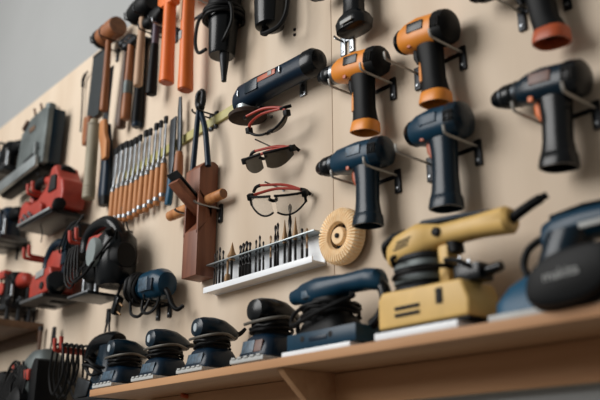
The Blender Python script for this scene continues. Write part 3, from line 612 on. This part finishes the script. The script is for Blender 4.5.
MB().lx([(-.03, .085, .165, .018, .006, 2.2), (.03, .085, .170, .021, .006, 2.3), (.12, .085, .166, .018, .005, 2.3)], 20).build('grip_inlay', 'black', s7)
MB().tube([(-.035, .07, .138), (-.066, .06, .12), (-.076, .055, .095), (-.068, .05, .072)], .006, 10, 6).build('cord', 'cord', s7)
MB().box((.06, .056, .135), (.07, .006, .010), .002).build('name_plate', 'greylabel', s7)
def bagring(y, k): return [Vector((.046 + px * k, y, .043 + pz * k * .88)) for px, pz in outline]
outline = []
for i in range(40):
    a = 2 * math.pi * i / 40; ca, sa = math.cos(a), math.sin(a)
    outline.append((.072 * math.copysign(abs(ca) ** .8, ca) + .012 * sa, .046 * math.copysign(abs(sa) ** .8, sa) + .006 * ca))
MB().loft([bagring(.03, .8), bagring(.022, .95), bagring(.006, 1.0), bagring(-.018, 1.0), bagring(-.026, .94), bagring(-.029, .8)]).build('dust_box', 'black', s7)
MB().tube(bagring(-.006, 1.005), .0035, 8, 1, closed=True).build('seam_rib', 'black', s7)
text_mesh('lettering', 'makita', .022, 'greylabel', s7, (.038, -.0298, .046), (R(90), R(-4), 0))

# ------------------------------------------------------------------ small corded trimmer on the panel
tr = thing('trim_router', 'small teal trimmer wrapped in its black cord, hung above the palm sanders', 'power tool', -1.985, .055, .512, roll=6)
MB().lx([(-.10, 0, -.006, .022, .022, 2.2), (-.095, 0, -.005, .028, .028, 2.2), (-.03, 0, .0, .034, .034, 2.3), (.03, 0, .004, .038, .038, 2.4)], 28).build('grip', 'teal', tr)
MB().lx([(.0, 0, .003, .038, .040, 2.3), (.03, 0, .004, .041, .043, 2.3), (.075, 0, .006, .040, .042, 2.3), (.098, 0, .004, .030, .032, 2.2), (.104, 0, .002, .018, .02, 2)], 28).build('motor_housing', 'teal', tr)
MB().prism([(.012, .018), (.058, .022), (.062, -.016), (.016, -.020)], -.0425, -.038, 'xz', .001).build('name_plate', 'label', tr)
MB().box((.07, -.036, .0), (.025, .012, .034), .003).build('vent', 'navy', tr)
MB().tube([(.09, -.006, -.008), (.112, -.004, -.022), (.128, .002, -.052), (.145, .010, -.066), (.158, .02, -.055)], lambda k: .009 - .004 * k, 10, 6).build('strain_relief', 'black', tr)
c = MB().tube(coil((-.035, 0, -.002), (1, 0, 0), .043, .043, 6.2, .0115, .004, .003, 31), .0048, 8, 3)
c.tube([(-.06, -.02, -.04), (-.03, -.03, -.075), (.01, -.03, -.085), (.04, -.03, -.07), (.045, -.02, -.04)], .0044)
c.tube([(.01, -.02, -.04), (.03, -.03, -.07), (.065, -.03, -.078), (.085, -.02, -.06), (.08, -.01, -.03)], .0044)
c.tube([(-.09, -.01, .02), (-.115, -.02, .02), (-.128, -.025, -.01), (-.128, -.03, -.03)], .0044)
c.build('cord', 'cord', tr)
p = MB().box((-.118, -.03, -.048), (.024, .022, .055), .006, Matrix.Rotation(R(20), 3, 'Y')).build('plug', 'gloss', tr)
for k in (-.042, -.066): MB().lathe((-.108 - (k + .05) * -.3, -.03, k - .0), (1, 0, -.45), [(0, .003), (.022, .003), (.024, .002)], 10).build('plug_pin', 'brass', p)
hook('two-prong hook carrying the small teal trimmer', -1.985, .468, .03, .085, m='iron')

# ------------------------------------------------------------------ red planer, grey belt sander and others on the left
rp = thing('red_power_planer', 'big red power tool with dark sole plate hung left of the grey baton', 'power tool', -2.66, .068, .925)
MB().prism([(-.20, -.055), (.155, -.05), (.165, .0), (.150, .050), (.120, .062), (.085, .120), (.055, .118), (.020, .055), (-.04, .022), (-.12, .02), (-.15, .045), (-.185, .04), (-.20, .0)], -.045, .042, 'xz', .010, 3).build('body', 'red', rp)
MB().prism([(.055, .02), (.115, .02), (.108, .075), (.068, .080)], -.052, -.035, 'xz', .003).build('side_vent', 'hole', rp)
MB().tube([(-.185, 0, .03), (-.175, 0, .085), (-.14, 0, .115), (-.07, -.004, .110), (.0, 0, .085), (.04, 0, .07)], lambda k: .016, 14, 6).build('handle', 'red', rp)
MB().tube([(-.170, -.004, .07), (-.130, -.008, .112), (-.06, -.008, .112)], .0168, 12, 6).build('grip_inlay', 'black', rp)
MB().lx([(.01, 0, .09, .02, .014, 2.3), (.03, 0, .10, .036, .026, 2.3), (.075, 0, .098, .038, .032, 2.3), (.10, 0, .09, .03, .026, 2.2)], 24).build('motor_cap', 'black', rp)
MB().box((.0, -.005, -.066), (.28, .12, .016), .003).build('sole_plate', 'iron', rp)
MB().box((.0, -.070, -.060), (.27, .006, .010), .002).build('plate_edge', 'alu', rp)
MB().prism([(-.02, -.046), (.04, -.046), (.04, -.02), (.02, -.005), (-.02, -.01)], -.062, -.04, 'xz', .004).build('depth_gauge', 'red', rp)
MB().lathe((.13, -.04, -.045), (1, -.3, 0), [(0, .022), (.03, .022), (.034, .016)], 20).build('dust_port', 'black', rp)
k = MB()
for a in range(5): k.lathe((-.155 + .02 * a, -.046, -.03 + .012 * (a % 2)), (0, -1, 0), [(0, .008), (.008, .007), (.009, .004)], 12)
k.build('knob', 'steel', rp)

MB().tube([(-.03, -.03, -.07), (-.028, -.02, -.10), (-.03, -.02, -.135)], .002, 6, 4).build('wire', 'iron', rp)
def redhook(label, x, z, L=.10, half=.022, roll=0):
    t = thing('red_prong_hook', label, 'tool hook', x, 0, z, group='red coated double hooks')
    MB().box((0, -.003, -.004), (half * 2 + .016, .006, .03), .002).build('plate', 'steel', t)
    for s in (-1, 1): MB().tube([(s * half, -.004, 0), (s * half, -.04, -.002), (s * half, -L + .012, -.002), (s * half, -L, .006), (s * half, -L - .003, .034)], .0062, 10, 5).build('prong', 'redhook', t)
    return t
redhook('red-coated double hook under the handle of the big red power tool', -2.745, .984, .125, .02)
gb = thing('grey_belt_sander', 'scuffed grey metal-cased machine with dark side hung above the big red tool', 'power tool', -2.86, .06, 1.235)
MB().prism([(-.150, -.115), (.105, -.12), (.112, .095), (.07, .112), (-.05, .105), (-.130, .06)], -.030, -.006, 'xz', .005).build('face_plate', 'greycase', gb)
MB().prism([(-.130, -.105), (.108, -.115), (.115, .100), (.06, .116), (-.05, .108), (-.125, .06)], -.008, .04, 'xz', .006).build('housing', 'darkteal', gb)
MB().prism([(-.30, -.110), (.085, -.09), (.085, -.135), (-.30, -.155)], -.050, -.034, 'xz', .004).build('belt_guard', 'alu', gb)
MB().lx([(-.30, .005, -.135, .03, .02, 3), (.07, .005, -.12, .03, .02, 3)], 20).build('belt_frame', 'black', gb)
MB().box((-.02, -.031, .05), (.05, .004, .02), .001).build('label', 'rackwood', gb)
MB().box((.0, -.031, -.065), (.14, .004, .008), .001, Matrix.Rotation(R(-8), 3, 'Y')).build('slot', 'hole', gb)
MB().box((.055, -.036, -.055), (.012, .02, .05), .003).build('lever', 'alu', gb)
MB().lathe((.085, -.01, .095), (0, 0, 1), [(0, .02), (.026, .02), (.030, .014)], 16).build('knob', 'greycase', gb)
for s in (-.03, .03): MB().tube([(s, -.02, .10), (s - .004, -.022, .125), (s - .012, -.024, .145)], .005, 8, 4).build('stud', 'rackwood', gb)
MB().box((-.085, -.03, .085), (.045, .02, .018), .004, Matrix.Rotation(R(-30), 3, 'Y')).build('catch', 'wood3', gb)
hook('two-prong hook behind the grey metal-cased machine', -2.86, 1.07, .06, .08, m='iron')
peg('black screw in the panel above the grey metal-cased machine', -2.86, 1.395, .02, 'iron')
def left_tool(label, x, z, bm, base='darksteel', dome='navy', red=None):
    t = thing('hand_held_router', label, 'power tool', x, .06, z, group='power tools at the left edge')
    MB().prism([(-.16, -.085), (.075, -.085), (.075, -.065), (-.16, -.065)], -.06, .05, 'xz', .003).build('base_plate', base, t)
    MB().lz([(-.066, -.02, 0, .05, .045, 3), (-.02, -.02, 0, .052, .045, 2.8), (.02, -.01, 0, .05, .045, 2.4), (.052, -.01, 0, .042, .040, 2.2), (.066, -.01, 0, .025, .025, 2)], 28).build('motor_housing', dome, t)
    MB().lx([(.02, 0, .02, .02, .02, 2.3), (.05, 0, .03, .026, .028, 2.3), (.09, 0, .025, .022, .024, 2.2), (.1, 0, .022, .012, .014, 2)], 20).build('grip', bm, t)
    MB().lathe((-.03, -.046, .0), (0, -1, 0), [(0, .026), (.006, .026), (.008, .02)], 22).build('side_cap', red or 'steel', t)
    for s in (-.05, .03): MB().lathe((s, -.03, -.07), (0, 0, 1), [(0, .006), (.08, .006)], 12).build('guide_column', 'steel', t)
    MB().tube([(-.06, -.04, .03), (-.03, -.05, .055), (.02, -.05, .04), (.05, -.05, -.01), (.04, -.05, -.05)], .0045).build('cord', 'cord', t)
    return t
left_tool('black machine with silver parts at the left edge beside the grey metal-cased machine', -3.14, 1.255, 'black', dome='gloss')
left_tool('dark navy domed machine with silver plate at the left edge below the big red tool', -3.08, .955, 'black')
jl = left_tool('red and black machine at the left edge above the small wooden rack', -2.93, .665, 'red', base='darksteel', dome='black', red='redhook')
MB().box((-.03, -.04, .055), (.06, .03, .03), .006).build('red_cover', 'red', jl)
hook('two-prong hook behind the black machine at the left edge', -3.14, 1.165, .04, .135, m='iron')
hook('two-prong hook behind the navy domed machine at the left edge', -3.08, .866, .04, .135, m='iron')
hook('two-prong hook behind the red and black machine at the left edge', -2.93, .576, .04, .135, m='iron')

# red jigsaw
jg = thing('red_jigsaw', 'red jigsaw with black barrel and dark base plate above the wooden rack', 'jigsaw', -2.572, .070, .640)
MB().prism([(-.10, -.06), (.055, -.055), (.065, -.005), (.05, .03), (-.08, .02), (-.105, -.02)], -.05, .04, 'xz', .008, 3).build('body', 'red', jg)
MB().prism([(-.05, .0), (.012, .004), (.014, .028), (-.048, .022)], -.054, -.046, 'xz', .001).build('label', 'greylabel', jg)
MB().lathe((.005, -.052, -.03), (0, -1, 0), [(0, .013), (.003, .012), (.004, .006)], 16).build('knob', 'hole', jg)
MB().tube([(-.085, 0, .015), (-.085, 0, .07), (-.055, 0, .115), (.0, 0, .125), (.06, 0, .105), (.08, 0, .05), (.06, 0, .0)], .016, 14, 6).build('handle', 'darkteal', jg)
MB().prism([(-.07, .02), (.04, .03), (.045, .095), (-.03, .10), (-.065, .07)], -.012, .02, 'xz', .005).build('inner_cover', 'red', jg)
MB().lathe((.05, -.02, -.035), (1, -.45, .12), [(0, .032), (.055, .034), (.068, .028), (.069, .02)], 26).build('motor_barrel', 'gloss', jg)
bp = MB().prism([(-.10, -.072), (.09, -.070), (.09, -.082), (-.10, -.084)], -.075, .05, 'xz', .003).build('base_plate', 'iron', jg)
MB().box((-.005, -.078, -.077), (.18, .004, .010), .001).build('plate_edge', 'steel', bp)
for s in (-.05, .03): MB().box((s, .0, -.0845), (.03, .05, .002), .0005).build('slot', 'hole', bp)
MB().box((-.105, -.045, -.04), (.02, .02, .045), .005).build('blade_guard', 'black', jg)
redhook('red-coated double hook above the red jigsaw', -2.70, .735, .13)
cb = thing('cord_bundle_tool', 'dark green-black tool buried in its own cord between jigsaw and plunge router', 'power tool', -2.42, .055, .725)
MB().prism([(-.05, -.07), (.04, -.065), (.044, .02), (.034, .07), (-.03, .075), (-.055, .03)], -.045, .05, 'xz', .012, 3).build('body', 'gloss', cb)
MB().prism([(-.055, -.06), (-.02, -.06), (-.02, .05), (-.045, .05)], -.052, -.04, 'xz', .004).build('panel', 'darkteal', cb)
c = MB()
for q in range(4):
    a = -.05 + q * .025; rr = random.Random(q)
    c.tube([(a - .02 + rr.uniform(-.01, .01), -.05, -.04 + rr.uniform(-.01, .03)), (a, -.060, -.01), (a + .035, -.062, .04 + rr.uniform(-.01, .01)), (a + .06, -.05, .075 + rr.uniform(-.012, .012))], .0032, 8, 4)
c.build('cord', 'cord', cb)
hook('two-prong hook behind the cord-wrapped dark tool', -2.42, .645, .03, .09, m='iron')
def clip(label, x, z, s=1.0, off=.02):
    t = thing('spring_clip', label, 'clip', x, 0, z, group='steel spring clips on the panel')
    MB().prism([(-.007 * s, .02 * s), (.007 * s, .02 * s), (.010 * s, -.02 * s), (-.010 * s, -.02 * s)], -.03, -.022, 'xz', .001).build('tip', 'darksteel', t)
    for k in (-1, 1): MB().tube([(k * .006 * s, -.026, -.018 * s), (k * .014 * s, -.026, -.055 * s), (k * .016 * s, -.016, -.10 * s), (k * .014 * s, -.001, -.105 * s)], .0035, 8, 4).build('leg', 'iron', t)
    return t
clip('grey-tipped black spring clip above the palm sander at the shelf end', -2.268, .478, 1.05)
clip('grey-tipped black spring clip rising above the tangle of cords at lower left', -2.650, .472, 1.15)
clip('grey-tipped black spring clip beside the red jigsaw handle', -2.622, .825, .7)

# black plunge router
pr = thing('plunge_router', 'black plunge router with arched handle and grey motor cap under the chisels', 'router', -2.185, .085, .635)
MB().tube([(-.11, -.02, .03), (-.10, -.02, .075), (-.05, -.02, .10), (.03, -.02, .098), (.075, -.01, .06), (.085, 0, .0)], lambda k: .021, 16, 6).build('arched_handle', 'gloss', pr)
MB().lz([(-.10, .055, 0, .045, .045, 2.3), (-.085, .055, 0, .055, .055, 2.3), (.0, .05, 0, .06, .058, 2.4), (.045, .05, 0, .056, .055, 2.3), (.065, .05, 0, .04, .04, 2.2)], 30).build('motor_housing', 'gloss', pr)
MB().lx([(.06, 0, -.015, .045, .050, 2.6), (.095, 0, -.015, .044, .048, 2.6), (.112, 0, -.015, .03, .036, 2.3)], 26).build('rear_cover', 'black', pr)
MB().lathe((.025, -.045, .0), (-.15, -1, 0), [(0, .044), (.02, .044), (.024, .042)], 12).build('motor_cap', 'greydisc', pr)
MB().lx([(-.075, -.01, -.03, .035, .04, 2.5), (.02, -.01, -.03, .045, .055, 2.5)], 22).build('gear_case', 'black', pr)
MB().prism([(-.10, .03), (.0, .045), (.015, .07), (-.08, .075)], -.03, .0, 'xz', .006).build('red_cover', 'red', pr)
bb = MB().box((-.055, -.005, -.115), (.13, .11, .010), .003); b_ = bb.build('base_plate', 'darksteel', pr); MB().box((-.055, -.062, -.113), (.13, .003, .006), .001).build('plate_edge', 'steel', b_)
for s in (-.045, .0, .04): MB().lathe((-.055 + s, -.02, -.1095), (0, 0, 1), [(0, .012), (.001, .012)], 14).build('hole', 'hole', b_)
for s in (-.12, -.04): MB().lathe((s, -.01, -.112), (0, 0, 1), [(0, .008), (.10, .008)], 14).build('guide_column', 'steel', pr)
MB().lathe((-.08, -.01, -.10), (0, 0, 1), [(0, .012), (.04, .014), (.06, .02)], 16).build('collet', 'steel', pr)
c = MB()
for q in range(5):
    a = q * .013
    c.tube([(-.135 + a, -.06, .045), (-.15 + a * 1.6, -.065, .0), (-.14 + a * 1.6, -.065, -.06), (-.10 + a, -.062, -.085 + .012 * q), (-.07 + a, -.06, -.03)], .0032, 8, 5)
c.tube([(-.12, -.05, -.06), (-.06, -.07, -.075), (.0, -.07, -.06), (.06, -.065, -.02), (.11, -.05, .03)], .0045)
c.build('cord', 'cord', pr)
k = MB(); k.lathe((.085, -.04, .045), (.3, -.6, .7), [(0, .010), (.012, .014), (.02, .012)], 12); k.lathe((.10, -.03, .035), (.8, -.4, .4), [(0, .004), (.03, .004)], 8); k.build('knob', 'black', pr)
redhook('red-coated double hook in the handle of the black plunge router', -2.340, .715, .13)

# cutters standing in the small wooden rack
for i, (x, o, h) in enumerate(((-2.83, .165, .09), (-2.83, .125, .09), (-2.83, .085, .09), (-2.83, .045, .09))):
    t = thing('router_cutter', ['steel cutter nearest the outer end of the small wooden rack', 'steel cutter second from the outer end of the wooden rack', 'steel cutter third from the outer end of the wooden rack', 'steel cutter at the inner end of the wooden rack'][i], 'cutter', x, o, .5302, group='cutters in the small wooden rack')
    MB().lathe((0, 0, 0), (0, 0, 1), [(0, .010), (.004, .011), (.012, .008), (.05, .0065), (h * .6, .0065), (h * .62, .012), (h * .8, .013), (h * .82, .007), (h, .006)], 16).build('shank', 'iron', t)
    MB().box((0, 0, h * .88), (.042, .012, .010), .002).build('cutting_head', 'darksteel', t)
rd = thing('hanging_rod', 'dark metal rod hanging beneath the small wooden rack', 'rod', -2.775, .02, .505)
MB().lathe((0, 0, -.005), (0, 0, -1), [(0, .008), (.03, .007), (.09, .006), (.093, .003)], 12).build('shaft', 'wood3', rd)
MB().lathe((0, 0, -.005), (0, 0, 1), [(0, .010), (.012, .010), (.015, .006)], 12).build('head', 'iron', rd)

# ------------------------------------------------------------------ corded tools hanging left of the shelf
redhook('red-coated double hook holding hanging cords left of the shelf end', -2.33, .372, .15)
redhook('red-coated double hook lowest at the left edge of the panel', -2.70, .335, .12)
ct = thing('cord_hank', 'hank of black cable looped over the red hook left of the shelf end', 'cable', -2.33, .10, .372)
c = MB(); rr = random.Random(5)
for q in range(6):
    a = -.015 + q * .006; L = .10 + rr.uniform(0, .05); b = .034 + rr.uniform(0, .006); yy = -.050 + q * .016
    c.tube([(-.026, yy, .012), (0, yy, .013), (.026, yy, .012), (.038, yy, -.02), (b, yy + .003, -L * .6), (a, yy + .004, -L), (-b - .01, yy + .003, -L * .6), (-.038, yy, -.02)], .0038, 8, 5, closed=True)
c.build('loops', 'cord', ct)
bs = thing('hanging_sander', 'dark navy sander with arched black handle hanging just left of the shelf end', 'sander', -2.185, .062, .285)
MB().tube([(-.068, -.02, .05), (-.050, -.02, .082), (-.01, -.02, .096), (.06, -.02, .096), (.095, -.02, .085)], lambda k: .020 + .006 * k, 16, 6).build('arched_handle', 'gloss', bs)
MB().lz([(-.06, .03, 0, .07, .055, 3.5), (-.02, .03, 0, .065, .052, 3), (.03, .035, 0, .05, .045, 2.6), (.08, .05, -.01, .04, .035, 2.5)], 28).build('housing', 'darkteal', bs)
MB().box((.02, -.005, -.068), (.17, .115, .012), .003).build('pad', 'iron', bs)
MB().prism([(-.08, -.06), (.0, -.06), (.02, -.02), (-.06, .0)], -.06, -.04, 'xz', .006).build('front_guard', 'darksteel', bs)
MB().tube(coil((.02, -.02, .02), (.5, 0, 1), .055, .05, 3.2, .012, .004, .006, 41), .0045, 8, 3).build('cord', 'cord', bs)
hook('two-prong hook behind the hanging navy sander left of the shelf', -2.185, .198, .05, .10, m='iron')
gd = thing('circular_saw', 'black power tool with grey domed guard and tangled cord at the lower left corner', 'power tool', -2.57, .09, .285)
MB().lx([(-.10, .0, .0, .04, .065, 2.6), (-.08, 0, .01, .05, .085, 2.4), (-.02, 0, .025, .055, .095, 2.3), (.05, 0, .02, .055, .095, 2.4), (.075, 0, .0, .05, .085, 2.5), (.082, 0, 0, .04, .07, 2.5)], 30).build('domed_guard', 'greycase', gd)
MB().prism([(.05, -.12), (.10, -.12), (.10, .07), (.07, .08), (.045, .04)], -.06, .05, 'xz', .008).build('motor_housing', 'black', gd)
MB().lathe((-.01, -.05, -.06), (-.1, -1, 0), [(0, .055), (.025, .055), (.04, .035)], 26).build('motor_cap', 'black', gd)
MB().box((-.07, -.075, -.12), (.05, .04, .07), .005).build('grey_box', 'baton', gd)
MB().box((.03, -.056, .03), (.045, .02, .035), .006).build('red_cover', 'red', gd)
c = MB()
for q in range(7):
    rr = random.Random(60 + q); a = q * .016
    c.tube([(-.13 + a, -.065, .05 + rr.uniform(-.02, .02)), (-.15 + a, -.075, .0), (-.13 + a, -.075, -.07 + rr.uniform(-.02, .02)), (-.08 + a, -.07, -.06), (-.06 + a, -.065, .02), (-.09 + a, -.06, .07 + rr.uniform(-.02, .01))], .0042, 8, 5, closed=q % 2 == 0)
c.build('cord', 'cord', gd)
hook('two-prong hook behind the grey domed tool at the lower left', -2.57, .118, .05, .10, m='iron')
ed = thing('edge_tool', 'black tool with grey side strip cut off by the lower left edge', 'power tool', -2.80, .08, .27)
MB().prism([(-.14, -.14), (.02, -.14), (.035, .06), (.0, .085), (-.14, .085)], -.05, .05, 'xz', .012, 3).build('body', 'gloss', ed)
MB().prism([(-.04, -.12), (-.02, -.12), (.0, .04), (-.02, .04)], -.055, -.045, 'xz', .002).build('side_strip', 'greylabel', ed)
hook('two-prong hook behind the black tool at the lower left edge', -2.80, .122, .03, .10, m='iron')

# ------------------------------------------------------------------ small things in the panel
peg('pale wooden dowel end in the rail under the shelf, right of the bracket', at(422, 386, .013).x, at(422, 386, .013).z, .004, 'hubwood', .0055)
peg('small dark screw in the panel, upper one near the seam', -1.42, 1.10, .004, 'iron')
peg('small dark screw in the panel, lower one near the seam', -1.42, 1.085, .004, 'iron')
P = at(187, 397, .013)
peg('small orange-red plug in the rail under the shelf, left of the bracket', P.x, P.z, .03, 'redorange', .006)
